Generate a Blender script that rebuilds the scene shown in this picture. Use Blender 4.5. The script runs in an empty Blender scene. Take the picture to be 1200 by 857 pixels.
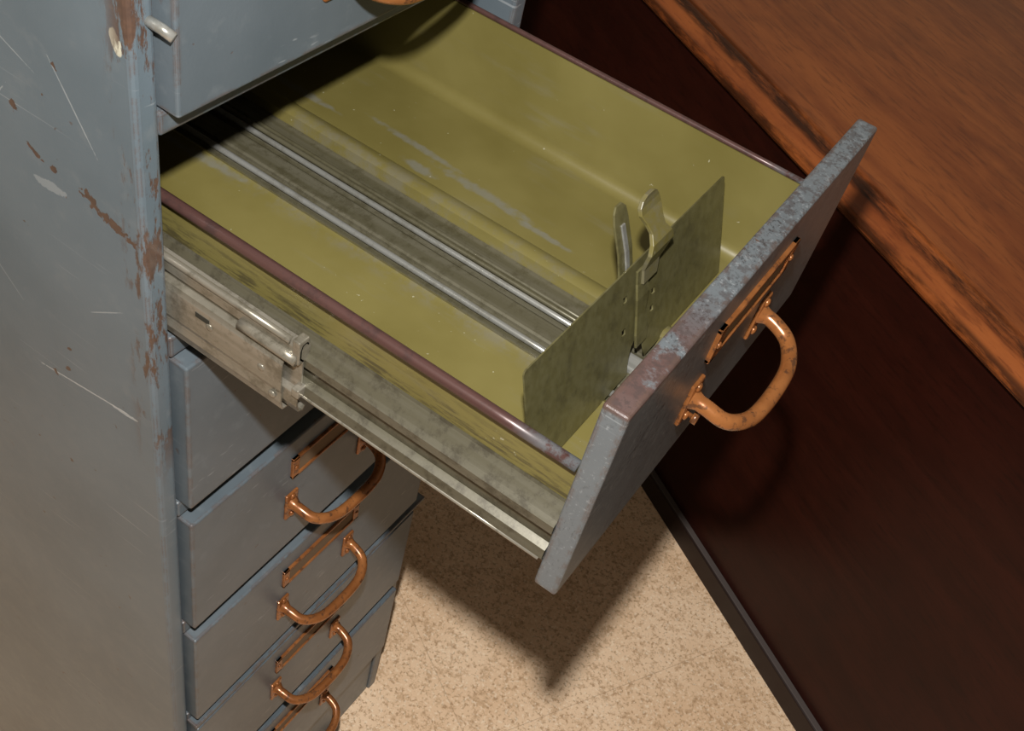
import bpy, bmesh, math, random
from mathutils import Vector, Matrix
random.seed(3)
scene = bpy.context.scene
scene.view_settings.view_transform = 'Standard'

# ------------------------------------------------------------------ helpers
def link(o, parent=None):
    scene.collection.objects.link(o)
    if parent is not None:
        o.parent = parent
    return o

def empty(name, parent=None, loc=(0,0,0), rotz=0):
    e = bpy.data.objects.new(name, None)
    e.empty_display_size = 0.1
    e.location = loc
    e.rotation_euler = (0,0,rotz)
    return link(e, parent)

def finish(o, bevel=0, segs=2, solid=0, smooth=False, offset=0):
    if solid:
        m = o.modifiers.new('solid','SOLIDIFY'); m.thickness = solid; m.offset = offset
    if bevel:
        m = o.modifiers.new('bevel','BEVEL'); m.width = bevel; m.segments = segs
        m.limit_method = 'ANGLE'; m.angle_limit = math.radians(35)
        m.harden_normals = False
    if smooth:
        for p in o.data.polygons: p.use_smooth = True
    return o

def mesh(name, verts, faces, mat, parent=None, **k):
    me = bpy.data.meshes.new(name)
    me.from_pydata([tuple(v) for v in verts], [], faces)
    me.validate(); me.update()
    bm = bmesh.new(); bm.from_mesh(me)
    bmesh.ops.recalc_face_normals(bm, faces=bm.faces)
    bm.to_mesh(me); bm.free()
    if mat: me.materials.append(mat)
    o = bpy.data.objects.new(name, me)
    link(o, parent)
    return finish(o, **k)

def boxes(name, lst, mat, parent=None, **k):
    V=[];F=[]
    for (x0,x1,y0,y1,z0,z1) in lst:
        b=len(V)
        V += [(x0,y0,z0),(x1,y0,z0),(x1,y1,z0),(x0,y1,z0),(x0,y0,z1),(x1,y0,z1),(x1,y1,z1),(x0,y1,z1)]
        F += [tuple(b+i for i in f) for f in [(0,3,2,1),(4,5,6,7),(0,1,5,4),(1,2,6,5),(2,3,7,6),(3,0,4,7)]]
    return mesh(name,V,F,mat,parent,**k)

def sheet_x(name, pts, x0, x1, th, mat, parent=None, nx=1, **k):
    V=[];F=[];n=len(pts)
    for i in range(nx+1):
        x=x0+(x1-x0)*i/nx
        V += [(x,p[0],p[1]) for p in pts]
    for i in range(nx):
        for j in range(n-1):
            F.append((i*n+j,i*n+j+1,(i+1)*n+j+1,(i+1)*n+j))
    return mesh(name,V,F,mat,parent,solid=th,**k)

def solid_x(name, pts, x0, x1, mat, parent=None, **k):
    n=len(pts)
    V=[(x0,p[0],p[1]) for p in pts]+[(x1,p[0],p[1]) for p in pts]
    F=[tuple(range(n)), tuple(range(2*n-1,n-1,-1))]
    for j in range(n):
        F.append((j,(j+1)%n,n+(j+1)%n,n+j))
    return mesh(name,V,F,mat,parent,**k)

def crom(pts, sub=6):
    P=[Vector(p) for p in pts]; P=[P[0]*2-P[1]]+P+[P[-1]*2-P[-2]]
    out=[]
    for i in range(1,len(P)-2):
        for s in range(sub):
            t=s/sub
            a,b,c,d=P[i-1],P[i],P[i+1],P[i+2]
            out.append(0.5*((2*b)+(c-a)*t+(2*a-5*b+4*c-d)*t*t+(3*b-a-3*c+d)*t**3))
    out.append(P[-2]); return out

def tube(name, pts, rad, mat, parent=None, seg=16, up=Vector((0,0,1)), flat=1.0):
    V=[];F=[];n=len(pts)
    for i,p in enumerate(pts):
        p=Vector(p)
        a=Vector(pts[max(i-1,0)]); b=Vector(pts[min(i+1,n-1)])
        t=(b-a).normalized()
        s=t.cross(up)
        if s.length<1e-4: s=t.cross(Vector((0,1,0)))
        s.normalize(); u=s.cross(t).normalized()
        r=rad(i/(n-1)) if callable(rad) else rad
        for k in range(seg):
            an=2*math.pi*k/seg
            V.append(p+s*math.cos(an)*r+u*math.sin(an)*r*flat)
    for i in range(n-1):
        for k in range(seg):
            F.append((i*seg+k,i*seg+(k+1)%seg,(i+1)*seg+(k+1)%seg,(i+1)*seg+k))
    F.append(tuple(range(seg-1,-1,-1))); F.append(tuple((n-1)*seg+k for k in range(seg)))
    return mesh(name,V,F,mat,parent,smooth=True)

def domes(name, centers, r, h, mat, parent=None, axis='X'):
    bm=bmesh.new()
    for c in centers:
        m=Matrix.Translation(Vector(c)) @ (Matrix.Diagonal((h,r,r,1)) if axis=='X' else Matrix.Diagonal((r,h,r,1)))
        bmesh.ops.create_uvsphere(bm,u_segments=14,v_segments=8,radius=1,matrix=m)
    me=bpy.data.meshes.new(name); bm.to_mesh(me); bm.free()
    me.materials.append(mat)
    for p in me.polygons: p.use_smooth=True
    return link(bpy.data.objects.new(name,me),parent)

# ------------------------------------------------------------------ materials
class NT:
    def __init__(s,name):
        s.m=bpy.data.materials.new(name); s.m.use_nodes=True
        s.t=s.m.node_tree; s.N=s.t.nodes; s.L=s.t.links
        s.b=s.N['Principled BSDF']
        s.pos=s.n('ShaderNodeNewGeometry').outputs['Position']
    def n(s,ty,ins=None,**p):
        n=s.N.new(ty)
        for k,v in p.items(): setattr(n,k,v)
        for k,v in (ins or {}).items(): s.set(n.inputs[k],v)
        return n
    def set(s,i,v):
        if isinstance(v,bpy.types.NodeSocket): s.L.new(v,i)
        else:
            if i.type=='RGBA' and len(v)==3: v=(*v,1)
            i.default_value=v
    def math(s,op,a,b=0.0,c=False):
        n=s.n('ShaderNodeMath',{0:a,1:b},operation=op); n.use_clamp=c; return n.outputs[0]
    def mul(s,*a):
        r=a[0]
        for b in a[1:]: r=s.math('MULTIPLY',r,b)
        return r
    def mix(s,f,a,b,bt='MIX'):
        n=s.n('ShaderNodeMix',data_type='RGBA',blend_type=bt)
        s.set(n.inputs[0],f); s.set(n.inputs[6],a); s.set(n.inputs[7],b); return n.outputs[2]
    def mapv(s,scale,vec=None,rot=(0,0,0),loc=(0,0,0)):
        n=s.n('ShaderNodeMapping'); s.L.new(vec or s.pos,n.inputs[0])
        n.inputs['Scale'].default_value=scale; n.inputs['Rotation'].default_value=rot; n.inputs['Location'].default_value=loc
        return n.outputs[0]
    def noise(s,scale,detail=4,rough=.55,vec=None,dist=0):
        n=s.n('ShaderNodeTexNoise',{'Scale':scale,'Detail':detail,'Roughness':rough,'Distortion':dist})
        s.L.new(vec or s.pos,n.inputs['Vector']); return n.outputs['Fac']
    def ss(s,v,a,b):
        n=s.n('ShaderNodeMapRange',{0:v,1:a,2:b},interpolation_type='SMOOTHSTEP'); return n.outputs[0]
    def edge(s,r=.003,lo=.02,hi=.15):
        bv=s.n('ShaderNodeBevel',{'Radius':r}); bv.samples=6
        g=s.n('ShaderNodeNewGeometry')
        d=s.n('ShaderNodeVectorMath',operation='DOT_PRODUCT'); s.L.new(bv.outputs[0],d.inputs[0]); s.L.new(g.outputs['True Normal'],d.inputs[1])
        return s.ss(s.math('SUBTRACT',1.0,d.outputs['Value']),lo,hi)
    def bump(s,h,st=.2,dist=.001):
        n=s.n('ShaderNodeBump',{'Strength':st,'Distance':dist,'Height':h}); s.L.new(n.outputs[0],s.b.inputs['Normal'])
    def sep(s,vec=None):
        n=s.n('ShaderNodeSeparateXYZ'); s.L.new(vec or s.pos,n.inputs[0]); return n.outputs
    def patch(s,c,rad,ang=0,k=.8,nscale=120,axes='XZ',soft=.15):
        sep=s.sep()
        a=sep[axes[0]]; b=sep[axes[1]]
        da=s.math('SUBTRACT',a,c[0]); db=s.math('SUBTRACT',b,c[1])
        ca,sa=math.cos(ang),math.sin(ang)
        u=s.math('ADD',s.math('MULTIPLY',da,ca/rad[0]),s.math('MULTIPLY',db,sa/rad[0]))
        v=s.math('ADD',s.math('MULTIPLY',da,-sa/rad[1]),s.math('MULTIPLY',db,ca/rad[1]))
        d=s.math('ADD',s.math('MULTIPLY',u,u),s.math('MULTIPLY',v,v))
        nz=s.math('MULTIPLY',s.math('SUBTRACT',s.noise(nscale,3),.5),k*4)
        return s.math('SUBTRACT',1.0,s.ss(s.math('ADD',d,nz),1-soft,1+soft))
    def out(s,col,rough=.4,metal=0.0,spec=.5):
        s.set(s.b.inputs['Base Color'],col); s.set(s.b.inputs['Roughness'],rough)
        s.set(s.b.inputs['Metallic'],metal); s.set(s.b.inputs['Specular IOR Level'],spec)
        return s.m

def mat_grey(name, kind='plain'):
    t=NT(name)
    n1=t.noise(5,5); n2=t.noise(60,4)
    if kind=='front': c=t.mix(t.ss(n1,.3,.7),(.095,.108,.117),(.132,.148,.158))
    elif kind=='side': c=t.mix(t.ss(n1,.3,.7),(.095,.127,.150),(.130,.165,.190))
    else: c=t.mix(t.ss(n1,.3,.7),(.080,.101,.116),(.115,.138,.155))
    c=t.mix(t.math('MULTIPLY',t.ss(n2,.55,.75),.3),c,(.18,.20,.21))
    for rot,sc in (((0,.5,0),1),((0,-.9,0),1.3)):
        v=t.mapv((6,40,260*sc),rot=rot)
        m=t.mul(t.ss(t.noise(1.0,2,.5,v),.67,.72),t.ss(t.noise(9,2),.5,.62))
        c=t.mix(t.math('MULTIPLY',m,.45),c,(.36,.38,.39))
    chip=t.mul(t.ss(t.noise(95,3,.6),.69,.72),t.ss(t.noise(8,2),.5,.6))
    e=t.edge(.006 if kind!='side' else .005,.004,.07)
    en=t.mul(e,t.ss(t.noise(60,6,.7),.43,.56))
    wear=t.math('MAXIMUM',chip,en)
    sp=t.sep()
    if kind=='front':
        v=t.mapv((1,1,.5))
        gr=t.mul(t.ss(t.noise(330,4,.7,v),.55,.60),t.ss(t.noise(14,4),.38,.60))
        c=t.mix(t.math('MULTIPLY',gr,.75),c,(.025,.025,.027))
        lt=t.math('MULTIPLY',t.ss(t.noise(300,3,.7),.58,.66),.5)
        c=t.mix(lt,c,(.27,.285,.295))
        topz=t.ss(sp['Z'],1.2875,1.2912)
        top=t.mul(topz,t.ss(t.noise(30,6,.7),.38,.48),t.ss(sp['Y'],.13,.05))
        c=t.mix(t.math('MULTIPLY',top,.9),c,(.085,.045,.038))
        top2=t.mul(topz,t.ss(t.noise(120,6,.75),.49,.56))
        c=t.mix(t.math('MULTIPLY',top2,.55),c,(.05,.038,.036))
    if kind=='side':
        v=t.mapv((60,60,16))
        cor=t.mul(t.ss(t.noise(1,6,.72,v),.52,.58),t.ss(sp['X'],-.034,-.012),t.ss(sp['Z'],.95,1.05))
        wear=t.math('MAXIMUM',wear,cor)
        for cc,rr,an in (((-.036,1.219),(.022,.0038),-.28),((-.054,1.228),(.007,.004),-.5),((-.100,1.235),(.007,.002),-.5),((-.085,1.232),(.003,.003),-.5),((-.115,1.262),(.003,.004),.2),
                         ((-.10,1.035),(.004,.002),.5),((-.115,1.02),(.002,.004),.5),((-.095,1.060),(.003,.0015),.5)):
            wear=t.math('MAXIMUM',wear,t.patch(cc,rr,an,1.3,280))
        for cc,rr,an,al in (((-.085,1.025),(.050,.0008),.16,.7),((-.040,1.031),(.014,.0018),.1,.7),((-.16,1.10),(.03,.0006),-.8,.3),((-.14,1.25),(.03,.0007),.9,.4),((-.09,1.215),(.015,.004),.1,.3),((-.06,1.29),(.03,.0006),-1.0,.45),((-.05,1.13),(.02,.0005),.6,.4),((-.12,1.31),(.03,.0005),-.4,.4)):
            c=t.mix(t.math('MULTIPLY',t.patch(cc,rr,an,.5,300),al),c,(.46,.48,.48))
        c=t.mix(t.patch((-.019,1.353),(.0042,.008),.3,.4,90),c,(.55,.53,.42))
    c=t.mix(wear,c,t.mix(t.noise(200,3),(.045,.030,.026),(.13,.075,.05)))
    t.bump(t.math('ADD',t.math('MULTIPLY',t.noise(420,2),.35),t.math('MULTIPLY',wear,-.9)),.35,.0006)
    return t.out(c,t.mix(n2,(.30,)*3,(.45,)*3),0,.55)

def mat_olive():
    t=NT('olive_enamel')
    n1=t.noise(7,4); n2=t.noise(150,4)
    c=t.mix(t.ss(n1,.3,.7),(.128,.106,.029),(.168,.142,.045))
    v=t.mapv((9,60,60))
    st=t.mul(t.ss(t.noise(1,5,.65,v),.52,.76),t.ss(t.noise(12,3),.46,.6))
    c=t.mix(t.math('MULTIPLY',st,.22),c,(.18,.18,.17))
    for cc,rr,an in (((-.02,.285),(.040,.0035),-.05),((.06,.275),(.045,.005),-.03),((-.12,.14),(.04,.004),0.05),((-.14,.27),(.035,.004),0),((.12,.268),(.025,.003),0),((.0,.262),(.015,.005),0)):
        m=t.math('MULTIPLY',t.patch(cc,rr,an,1.0,110,'XY',1.0),.45)
        c=t.mix(m,c,(.17,.18,.185))
    sp=t.sep()
    edm=t.mul(t.ss(t.math('ABSOLUTE',t.math('SUBTRACT',sp['Y'],.191)),.064,.045),t.ss(t.noise(40,5,.7),.40,.65))
    c=t.mix(t.math('MULTIPLY',edm,.55),c,(.15,.14,.11))
    chips=t.ss(t.noise(210,2),.745,.77)
    c=t.mix(t.math('MULTIPLY',chips,.6),c,(.4,.38,.28))
    v2=t.mapv((30,10,260))
    side=t.math('LESS_THAN',sp['Y'],.0128)
    sc=t.mul(t.ss(t.noise(1,6,.72,v2),.47,.60),side,t.ss(sp['Z'],1.222,1.200))
    c=t.mix(t.math('MULTIPLY',sc,.7),c,(.035,.028,.018))
    t.bump(n2,.12,.0005)
    return t.out(c,t.mix(n1,(.30,)*3,(.42,)*3),0,.5)

def mat_steel(name,c0,c1,dirt,rough=.38,metal=.75,da=.3,tip=None):
    t=NT(name)
    v=t.mapv((3,150,150))
    c=t.mix(t.ss(t.noise(1,3,.5,v),.3,.7),c0,c1)
    c=t.mix(t.math('MULTIPLY',t.ss(t.noise(70,6,.75),.46,.66),da),c,dirt)
    if tip:
        c=t.mix(t.mul(t.ss(t.sep()['X'],.235,.28),t.ss(t.noise(60,5,.7),.4,.55)),c,tip)
    t.bump(t.noise(250,3),.12,.0004)
    return t.out(c,rough,metal,.5)

def mat_copper():
    t=NT('copper_lacquer')
    c=t.mix(t.ss(t.noise(40,4),.35,.7),(.25,.088,.025),(.37,.140,.042))
    e=t.math('MULTIPLY',t.ss(t.noise(150,5,.65),.52,.64),.75)
    c=t.mix(e,c,(.07,.034,.02))
    t.bump(t.noise(200,3),.15,.0005)
    return t.out(c,.26,.35,.6)

def mat_wood(name,c0,c1,c2,rough=.3,dark=False,spec=.5):
    t=NT(name)
    co=t.n('ShaderNodeTexCoord').outputs['Object']
    v=t.mapv((1.3,9,9),co)
    g=t.noise(1.8,6,.6,v,dist=.9)
    v2=t.mapv((22,170,170),co)
    f=t.noise(1,3,.6,v2)
    c=t.mix(t.ss(g,.30,.70),c0,c1)
    c=t.mix(t.math('MULTIPLY',t.ss(f,.50,.68),.5),c,c2)
    c=t.mix(t.math('MULTIPLY',t.ss(t.noise(7,6,.65,co),.42,.75),.4),c,c2)
    if not dark:
        sp=t.sep(co)
        v3=t.mapv((9,50,50),co)
        blk=t.ss(t.noise(1,6,.7,v3),.32,.56)
        e1=t.mul(t.ss(sp['Y'],-.004,-.016),t.ss(sp['Y'],-.036,-.026))
        e2=t.ss(sp['Y'],-.045,-.052)
        e=t.math('MAXIMUM',e1,t.math('MULTIPLY',e2,.9))
        c=t.mix(t.mul(e,blk,.9),c,(.018,.007,.004))
    t.bump(f,.08,.0008)
    return t.out(c,rough,0,spec)

def mat_floor():
    t=NT('speckled_floor')
    c=t.mix(t.ss(t.noise(5,3),.3,.7),(.74,.51,.32),(.84,.62,.42))
    c=t.mix(t.math('MULTIPLY',t.ss(t.noise(75,6,.8),.49,.57),.5),c,(.40,.24,.12))
    c=t.mix(t.math('MULTIPLY',t.ss(t.noise(150,4,.7),.55,.62),.5),c,(.30,.17,.08))
    c=t.mix(t.math('MULTIPLY',t.ss(t.noise(190,3,.6),.56,.64),.5),c,(.92,.78,.60))
    br=t.n('ShaderNodeTexBrick',{'Color1':(0,0,0,1),'Color2':(0,0,0,1),'Mortar':(1,1,1,1),'Scale':1.0,'Mortar Size':.001,'Brick Width':.6,'Row Height':.6,'Mortar Smooth':.5})
    br.offset=0
    t.L.new(t.mapv((1,1,1),rot=(0,0,math.radians(30)),loc=(.05,.15,0)),br.inputs['Vector'])
    c=t.mix(t.math('MULTIPLY',br.outputs['Color'],.35),c,(.25,.15,.08))
    t.bump(t.noise(160,3),.1,.0008)
    return t.out(c,.5,0,.3)

def mat_plain(name,c,rough=.8):
    t=NT(name)
    cc=t.mix(t.noise(8,4),c,tuple(x*.85 for x in c)); return t.out(cc,rough,0,.3)

GREY=mat_grey('grey_enamel'); GREYS=mat_grey('grey_enamel_side','side'); GREYF=mat_grey('grey_enamel_worn','front')
OLIVE=mat_olive()
STEEL=mat_steel('slide_steel',(.23,.21,.165),(.31,.285,.235),(.09,.078,.05),.30,.5,.6)
RUNNER=mat_steel('runner_dusty',(.085,.076,.047),(.115,.105,.075),(.042,.035,.022),.40,.3,.7)
TRACK=mat_steel('track_steel',(.100,.090,.052),(.145,.133,.092),(.062,.053,.026),.40,.3,.6)
PLATE=mat_steel('follower_steel',(.118,.104,.042),(.142,.128,.058),(.066,.058,.028),.30,.2,.55)
BRIGHT=mat_steel('bright_steel',(.36,.36,.33),(.46,.46,.43),(.20,.18,.13),.28,.6,.45)
RAIL=mat_steel('worn_brown_rail',(.066,.031,.026),(.095,.048,.042),(.032,.023,.022),.34,.2,.5,tip=(.13,.135,.14))
COPPER=mat_copper()
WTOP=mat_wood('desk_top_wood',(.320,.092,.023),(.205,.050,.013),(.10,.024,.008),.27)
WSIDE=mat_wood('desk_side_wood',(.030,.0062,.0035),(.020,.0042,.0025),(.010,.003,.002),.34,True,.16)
FLOOR=mat_floor()
PLINTH=mat_plain('dark_plinth',(.018,.009,.007),.45)
LIT_DUST=mat_plain('dusty_lit_ledge',(.085,.068,.062),.6)  # dusty plinth top, with its lit edge painted in as a paler colour
PAPER=mat_plain('aged_card',(.18,.12,.07))
WALL=mat_plain('wall_paint',(.45,.38,.28))
DARK=mat_plain('dark_interior',(.03,.028,.02))

# ------------------------------------------------------------------ room
Z0=-.02
mesh('floor',[(-1.1,-3,Z0),(3.5,-3,Z0),(3.5,3.5,Z0),(-1.1,3.5,Z0),(-1.1,-3,Z0-.05),(3.5,-3,Z0-.05),(3.5,3.5,Z0-.05),(-1.1,3.5,Z0-.05)],
     [(0,1,2,3),(7,6,5,4),(0,4,5,1),(1,5,6,2),(2,6,7,3),(3,7,4,0)],FLOOR)
boxes('wall_back',[(-1.2,-1.1,-3,3.5,Z0-.05,2.6)],WALL)
boxes('wall_right',[(-1.1,3.5,3.5,3.6,Z0-.05,2.6)],WALL)

# ------------------------------------------------------------------ cabinet
cab=empty('filing_cabinet')
W=.38; PH=.170; PITCH=.195; ZT=1.292; ST=.024; TH=.016
X0=-.008
TF=.012
G=.006
TOP=1.515
boxes('side_panel_left',[(-.62,X0,-ST,-G,Z0,TOP)],GREYS,cab,bevel=.004,segs=3)
boxes('side_panel_right',[(-.62,X0,W+G,W+ST,Z0,TOP)],GREY,cab,bevel=.003,segs=3)
boxes('case_top_back_bottom',[(-.62,X0,-ST+.002,W+ST-.002,TOP-.012,TOP+.003),(-.62,-.608,-G,W+G,Z0,TOP-.012),
      (-.608,X0-.004,-G,W+G,Z0,.115)],GREY,cab,bevel=.002)
rails=[]; fronts=[]
for k in range(-1,6):
    zt=ZT-PITCH*k
    zb=zt-PH-(.010 if k==-1 else 0)
    rails.append((-.04,X0-.001,-G,W+G,zb-(PITCH-PH)+(.007 if k==-1 else .003),zb-.002))
    if k!=0: fronts.append((k,zb,zt))
boxes('front_cross_rails',rails,GREY,cab,bevel=.002)
boxes('case_liner',[(-.60,-.05,-G+.0002,-G+.0015,.12,TOP-.02),(-.60,-.05,W+G-.0015,W+G-.0002,.12,TOP-.02),]+
      [(-.6,-.045,-G+.002,W+G-.002,ZT-PITCH*k-PH-.016,ZT-PITCH*k-PH-.012) for k in range(-1,6)],DARK,cab)
boxes('section_seam',[(X0-.004,X0+.012,-G,W+ST+.001,.517,.523)],GREY,cab,bevel=.001)

def pull(parent,x0,yc,zc,hw=.055,knob=False):
    e=empty('drawer_pull',parent)
    boxes('mount_plates',[(x0-.001,x0+.0028,yc+s*hw-.0085,yc+s*hw+.0085,zc-.021,zc+.017) for s in (-1,1)],COPPER,e,bevel=.0015)
    pts=[(x0,yc-hw,zc+.001),(x0+.012,yc-hw,zc),(x0+.027,yc-hw*.93,zc-.005),(x0+.037,yc-hw*.66,zc-.009),(x0+.0405,yc-hw*.3,zc-.0105)]
    pts+= [(p[0],2*yc-p[1],p[2]) for p in reversed(pts)]
    P=crom(pts,6)
    def r(t):
        q=min(t,1-t)
        return .0056+.0035*max(0,1-q/.07)
    tube('bail',P,r,COPPER,e,seg=18)
    domes('mount_screws',[(x0+.003,yc+s*hw,zc+dz) for s in (-1,1) for dz in (.012,-.0155)],.0035,.002,COPPER,e)
    if knob:
        tube('loose_screw',[(x0,yc-hw+.002,zc-.0155),(x0+.007,yc-hw+.002,zc-.0155),(x0+.0072,yc-hw+.002,zc-.0155),(x0+.011,yc-hw+.002,zc-.0155)],
             lambda t:.0018 if t<.5 else .0042,COPPER,e)
def holder(parent,x0,yc,zc,hw=.062,hh=.0145):
    e=empty('label_holder',parent)
    a=.0035
    boxes('holder_frame',[(x0-.001,x0+.003,yc-hw,yc+hw,zc+hh-a,zc+hh),(x0-.001,x0+.003,yc-hw,yc+hw,zc-hh,zc-hh+a),
        (x0-.001,x0+.003,yc-hw,yc-hw+.009,zc-hh,zc+hh),(x0-.001,x0+.003,yc+hw-.009,yc+hw,zc-hh,zc+hh)],COPPER,e,bevel=.0008)
    boxes('label_card',[(x0-.001,x0+.0012,yc-hw+.008,yc+hw-.008,zc-hh+.002,zc+hh-.002)],PAPER,e)
    domes('holder_rivets',[(x0+.003,yc+s*(hw-.0045),zc) for s in (-1,1)],.0025,.0015,COPPER,e)
for k,zb,zt in fronts:
    d=empty('closed_drawer',cab)
    xf=X0+TF
    boxes('drawer_front',[(X0-.012,xf,-.004,W+.004,zb,zt)],GREY,d,bevel=.002,segs=3)
    boxes('drawer_body',[(-.5,X0-.012,.01,W-.01,zb+.02,zb+.11)],DARK,d)
    pull(d,xf,W/2-.012,zt-(.096 if k>0 else .126))
    holder(d,xf,W/2-.008,zt-.040)
tube('catch_lever',[(X0-.002,-.011,1.366),(X0+.008,-.009,1.364),(X0+.014,-.007,1.361)],.0032,BRIGHT,cab)

# ------------------------------------------------------------------ open drawer
od=empty('open_drawer',cab)
XF=.308; XB=XF-TH
boxes('drawer_front',[(XB,XF,0,W,ZT-PH,ZT)],GREYF,od,bevel=.002,segs=3)
pull(od,XF,W/2,ZT-.096,knob=True); holder(od,XF,W/2,ZT-.043)
ZF=1.136; ZW=1.229
def fillet(cy,cz,r,a0,a1,n=6):
    return [(cy+r*math.cos(math.radians(a0+(a1-a0)*i/n)),cz+r*math.sin(math.radians(a0+(a1-a0)*i/n))) for i in range(n+1)]
yl=.012; yr=W-.012
prof=[(yl,ZW-.002)]+fillet(yl+.014,ZF+.014,.014,180,270)+[(.143,ZF),(.146,ZF+.0015),(.149,ZF),(.150,ZF-.007),(.232,ZF-.007),(.2335,ZF+.003),(.238,ZF+.005),(.246,ZF+.004),(.252,ZF)]+fillet(yr-.012,ZF+.012,.012,270,360)+[(yr,ZW-.002)]
b=sheet_x('drawer_tray',prof,-.28,XB,.0016,OLIVE,od,nx=1,smooth=True)
m=b.modifiers.new('es','EDGE_SPLIT'); m.split_angle=math.radians(32)
boxes('drawer_back',[(-.283,-.279,yl,yr,ZF,ZW)],OLIVE,od)
boxes('front_inner_flange',[(XB-.012,XB,.03,yr-.004,ZF,ZF+.012)],OLIVE,od,bevel=.003)
tube('rolled_rail_left',[(-.28+.57*i/10,.0085,ZW) for i in range(11)],.0040,RAIL,od)
tube('rolled_rail_right',[(-.28+.57*i/10,W-.0105,ZW) for i in range(11)],.0024,RAIL,od)
rp=[(.0115,1.195),(.0105,1.193),(.003,1.184),(.000,1.181),(.000,1.175),(.0045,1.172),(.0045,1.160),(.000,1.157),(-.001,1.150),(.0015,1.146),(.010,1.146)]
for nm,pp in (('runner_left',rp),('runner_right',[(W-y,z) for y,z in rp])):
    sheet_x(nm,pp,-.28,XB,.0014,RUNNER,od)
tube('runner_bright_lip',[(-.28+.57*i/10,-.0012,1.1485) for i in range(11)],.0014,STEEL,od)
so=[(.003,1.187),(.003,1.193),(.000,1.1965),(-.0035,1.196),(-.005,1.192),(-.005,1.185),(-.002,1.181),(-.002,1.155),(-.005,1.151),(-.005,1.140),(-.003,1.134),(.001,1.132),(.003,1.135)]
so2=[(-.0015,1.178),(-.006,1.176),(-.0072,1.172),(-.0072,1.148),(-.006,1.144),(-.0065,1.136),(-.0045,1.128),(.001,1.127)]
for nm,f in (('left',lambda y:y),('right',lambda y:W-y)):
    sheet_x('slide_outer_'+nm,[(f(y),z) for y,z in so],-.3,.104,.0013,STEEL,od)
    sheet_x('slide_middle_'+nm,[(f(y),z) for y,z in so2],-.3,.092,.0013,STEEL,od)
tube('slide_bead_top',[(-.25+.345*i/6,-.0045,1.1955) for i in range(7)],.0026,STEEL,od)
tube('slide_bead_stop',[(.055+.047*i/4,-.006,1.183) for i in range(5)],.0042,STEEL,od)
domes('slide_rivets',[(.03,-.0078,1.162),(.075,-.0078,1.158),(.085,-.0078,1.140)],.003,.0012,STEEL,od,axis='Y')
boxes('slide_slot',[(.018,.030,-.0082,-.0070,1.164,1.168)],DARK,od)
boxes('slide_stop_tab',[(.1,.106,-.0075,.004,1.150,1.158),(.098,.104,-.007,.003,1.180,1.200)],STEEL,od,bevel=.001)
# follower track on the floor of the tray
zc=ZF-.007
sheet_x('track_base',[(.151,zc+.0015),(.231,zc+.0015)],-.27,XB-.02,.0008,TRACK,od)
def track_rod(nm,y,z,r,m): tube(nm,[(-.27+.53*i/6,y,z) for i in range(7)],r,m,od)
track_rod('track_rod_left',.1600,zc+.006,.0026,BRIGHT)
solid_x('track_flat',[(.170,zc+.001),(.170,zc+.0045),(.172,zc+.0055),(.188,zc+.0055),(.190,zc+.0045),(.190,zc+.001)],-.27,XB-.03,TRACK,od)
track_rod('track_rod_mid',.1965,zc+.007,.0024,BRIGHT)
track_rod('track_rod_mid_b',.2035,zc+.007,.0022,TRACK)
track_rod('track_rod_right',.2115,zc+.004,.0018,TRACK)

# follower (compressor) plate
fo=empty('follower',od)
def plate_curve():
    cu=bpy.data.curves.new('follower_plate','CURVE'); cu.dimensions='2D'; cu.fill_mode='BOTH'; cu.extrude=.0006
    def poly(pts):
        s=cu.splines.new('POLY'); s.points.add(len(pts)-1)
        for q,p in zip(s.points,pts): q.co=(p[0],p[1],0,1)
        s.use_cyclic_u=True
    H=.088; y0,y1=.052-.194,.338-.194
    r=.003
    arch=[(.013*math.cos(math.radians(a)),.0+.024*math.sin(math.radians(a))) for a in range(0,181,20)]
    poly([(y0,0)]+[(y0,H-r),(y0+r*.3,H-r*.3),(y0+r,H),(y1-r,H),(y1-r*.3,H-r*.3),(y1,H-r),(y1,0)]+arch)
    for cy,cz in ((-.016,.066),(.026,.066),(.024,.036),(-.018,.040),(.026,.050)):
        a=.0026; poly([(cy-a,cz-a),(cy+a,cz-a),(cy+a,cz+a),(cy-a,cz+a)])
    o=bpy.data.objects.new('tmp',cu); scene.collection.objects.link(o)
    dg=bpy.context.evaluated_depsgraph_get()
    me=bpy.data.meshes.new_from_object(o.evaluated_get(dg)); me.materials.clear(); me.materials.append(PLATE)
    bpy.data.objects.remove(o)
    o=bpy.data.objects.new('follower_plate',me); return link(o,fo)
tilt=math.atan2(.026,.082)
up=Vector((-math.sin(tilt),0,math.cos(tilt))); ya=Vector((0,1,0)); na=ya.cross(up)
FM=Matrix(((ya.x,up.x,na.x,.252),(ya.y,up.y,na.y,.194),(ya.z,up.z,na.z,ZF+.002),(0,0,0,1)))
o=plate_curve(); o.matrix_local=FM
def tab(name,cx,w,pts,mat,th=.0008):
    V=[];F=[]
    for i,(h,zz,ww) in enumerate(pts):
        V+= [(cx-w*ww,h,zz-th),(cx+w*ww,h,zz-th),(cx+w*ww,h,zz+th),(cx-w*ww,h,zz+th)]
    for i in range(len(pts)-1):
        for k in range(4):
            F.append((4*i+k,4*i+(k+1)%4,4*i+4+(k+1)%4,4*i+4+k))
    F+= [(3,2,1,0),tuple(4*(len(pts)-1)+k for k in range(4))]
    ob=mesh(name,V,F,mat,fo,bevel=.0005); ob.matrix_local=FM
tab('fixed_tab',-.008,.0095,[(.060,-.003,1),(.10,-.004,1),(.122,-.007,1),(.130,-.008,.85),(.134,-.009,.4)],PLATE)
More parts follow.
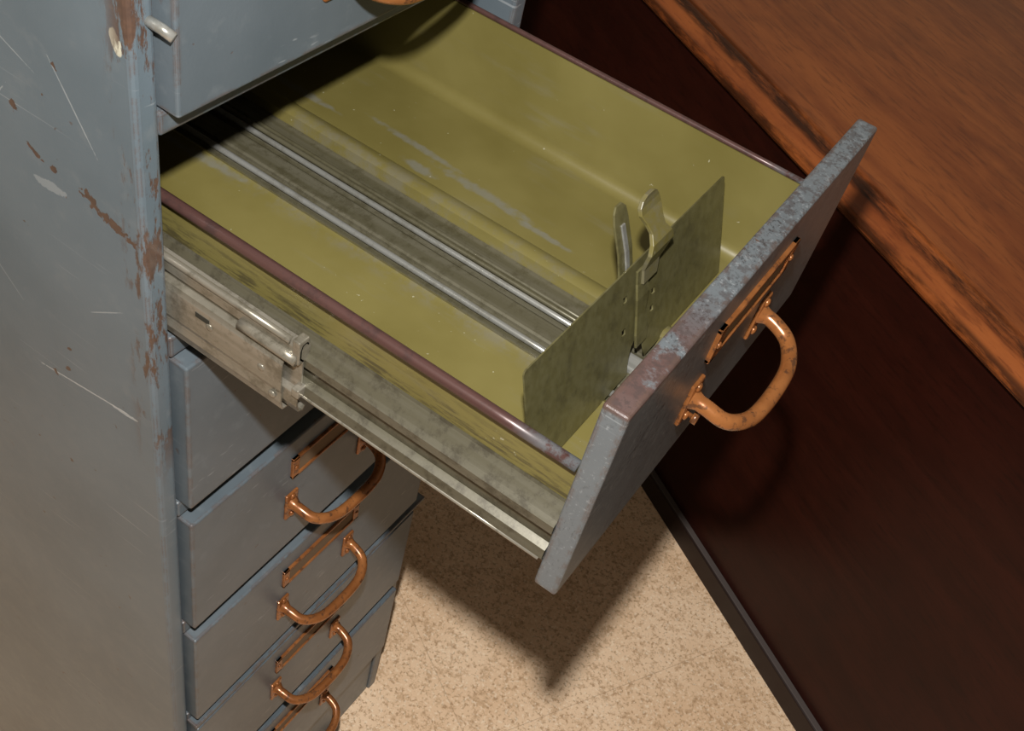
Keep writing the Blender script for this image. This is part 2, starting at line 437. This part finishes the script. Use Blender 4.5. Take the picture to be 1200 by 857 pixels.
tab('fixed_tab_rib',-.008,.0025,[(.075,-.0015,1),(.10,-.0025,1),(.120,-.0055,1)],BRIGHT)
tab('latch_bar',.004,.0085,[(.018,.0022,.9),(.030,.003,1.1),(.045,.0022,.8),(.060,.0036,1.05),(.072,.0026,.85),(.084,.004,1.1)],PLATE,.001)
tab('thumb_latch',.012,.0145,[(.070,.004,.7),(.082,.005,.8),(.090,.009,1.0),(.098,.013,1.15),(.105,.013,.95),(.111,.010,.65),(.118,.007,.75),(.125,.004,.95),(.130,.003,.9),(.134,.003,.7),(.137,.0035,.3)],OLIVE,.0016)
boxes('follower_shoe',[(.215,.275,.186,.202,ZF-.002,ZF+.004),(.257,.268,.160,.172,ZF,ZF+.003),(.262,.274,.208,.220,ZF-.001,ZF+.003)],BRIGHT,fo,bevel=.0015)

# ------------------------------------------------------------------ desk
TH_D=math.radians(30.5)
desk=empty('wooden_desk',loc=(.136,1.108,0),rotz=-TH_D)
L0,L1=-.95,1.15; DD=1.15; ZD=.880
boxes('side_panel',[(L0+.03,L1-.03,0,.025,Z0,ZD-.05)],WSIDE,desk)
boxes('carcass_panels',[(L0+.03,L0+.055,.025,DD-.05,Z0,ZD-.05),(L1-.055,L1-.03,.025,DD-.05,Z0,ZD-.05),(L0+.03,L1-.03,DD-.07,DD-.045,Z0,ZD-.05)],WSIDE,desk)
boxes('plinth',[(L0+.02,L1-.02,-.014,0,Z0,.032)],PLINTH,desk,bevel=.003)
boxes('plinth_ledge',[(L0+.02,L1-.02,-.0115,0,.032,.034)],LIT_DUST,desk,bevel=.001)
dt=[(DD,0),(-.008,0),(-.012,-.0015),(-.013,-.005),(-.017,-.008),(-.024,-.009),(-.032,-.012),(-.040,-.018),(-.045,-.022),(-.050,-.025),(-.053,-.031),(-.053,-.037),(-.049,-.043),(-.042,-.045),(-.034,-.047),(-.028,-.052),(-.018,-.055),(-.018,-.062),(DD,-.062)]
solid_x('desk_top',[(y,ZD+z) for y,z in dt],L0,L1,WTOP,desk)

# ------------------------------------------------------------------ camera
C=Vector((.390,-.367,1.683))
F=Vector((-.267,.648,-.713)).normalized()
R=Vector((.813,.548,.194)); R=(R-F*R.dot(F)).normalized()
U=R.cross(F).normalized()
M=Matrix(((R.x,U.x,-F.x,C.x),(R.y,U.y,-F.y,C.y),(R.z,U.z,-F.z,C.z),(0,0,0,1)))
cd=bpy.data.cameras.new('camera'); cam=bpy.data.objects.new('camera',cd); scene.collection.objects.link(cam)
cam.matrix_world=M; cd.sensor_width=36; cd.lens=1263*36/1200; cd.clip_start=.01
scene.camera=cam

# ------------------------------------------------------------------ light
ld=bpy.data.lights.new('camera_flash','POINT'); ld.energy=34; ld.shadow_soft_size=.012; ld.color=(1,.975,.94)
ld.use_nodes=True
nt=ld.node_tree; em=nt.nodes['Emission']; fl=nt.nodes.new('ShaderNodeLightFalloff'); fl.inputs['Strength'].default_value=1.7
nt.links.new(fl.outputs['Linear'],em.inputs['Strength'])
lo=bpy.data.objects.new('camera_flash',ld); scene.collection.objects.link(lo)
lo.location=C+U*.10
w=bpy.data.worlds.new('world'); scene.world=w; w.use_nodes=True
w.node_tree.nodes['Background'].inputs[0].default_value=(1,.84,.66,1)
w.node_tree.nodes['Background'].inputs[1].default_value=.14
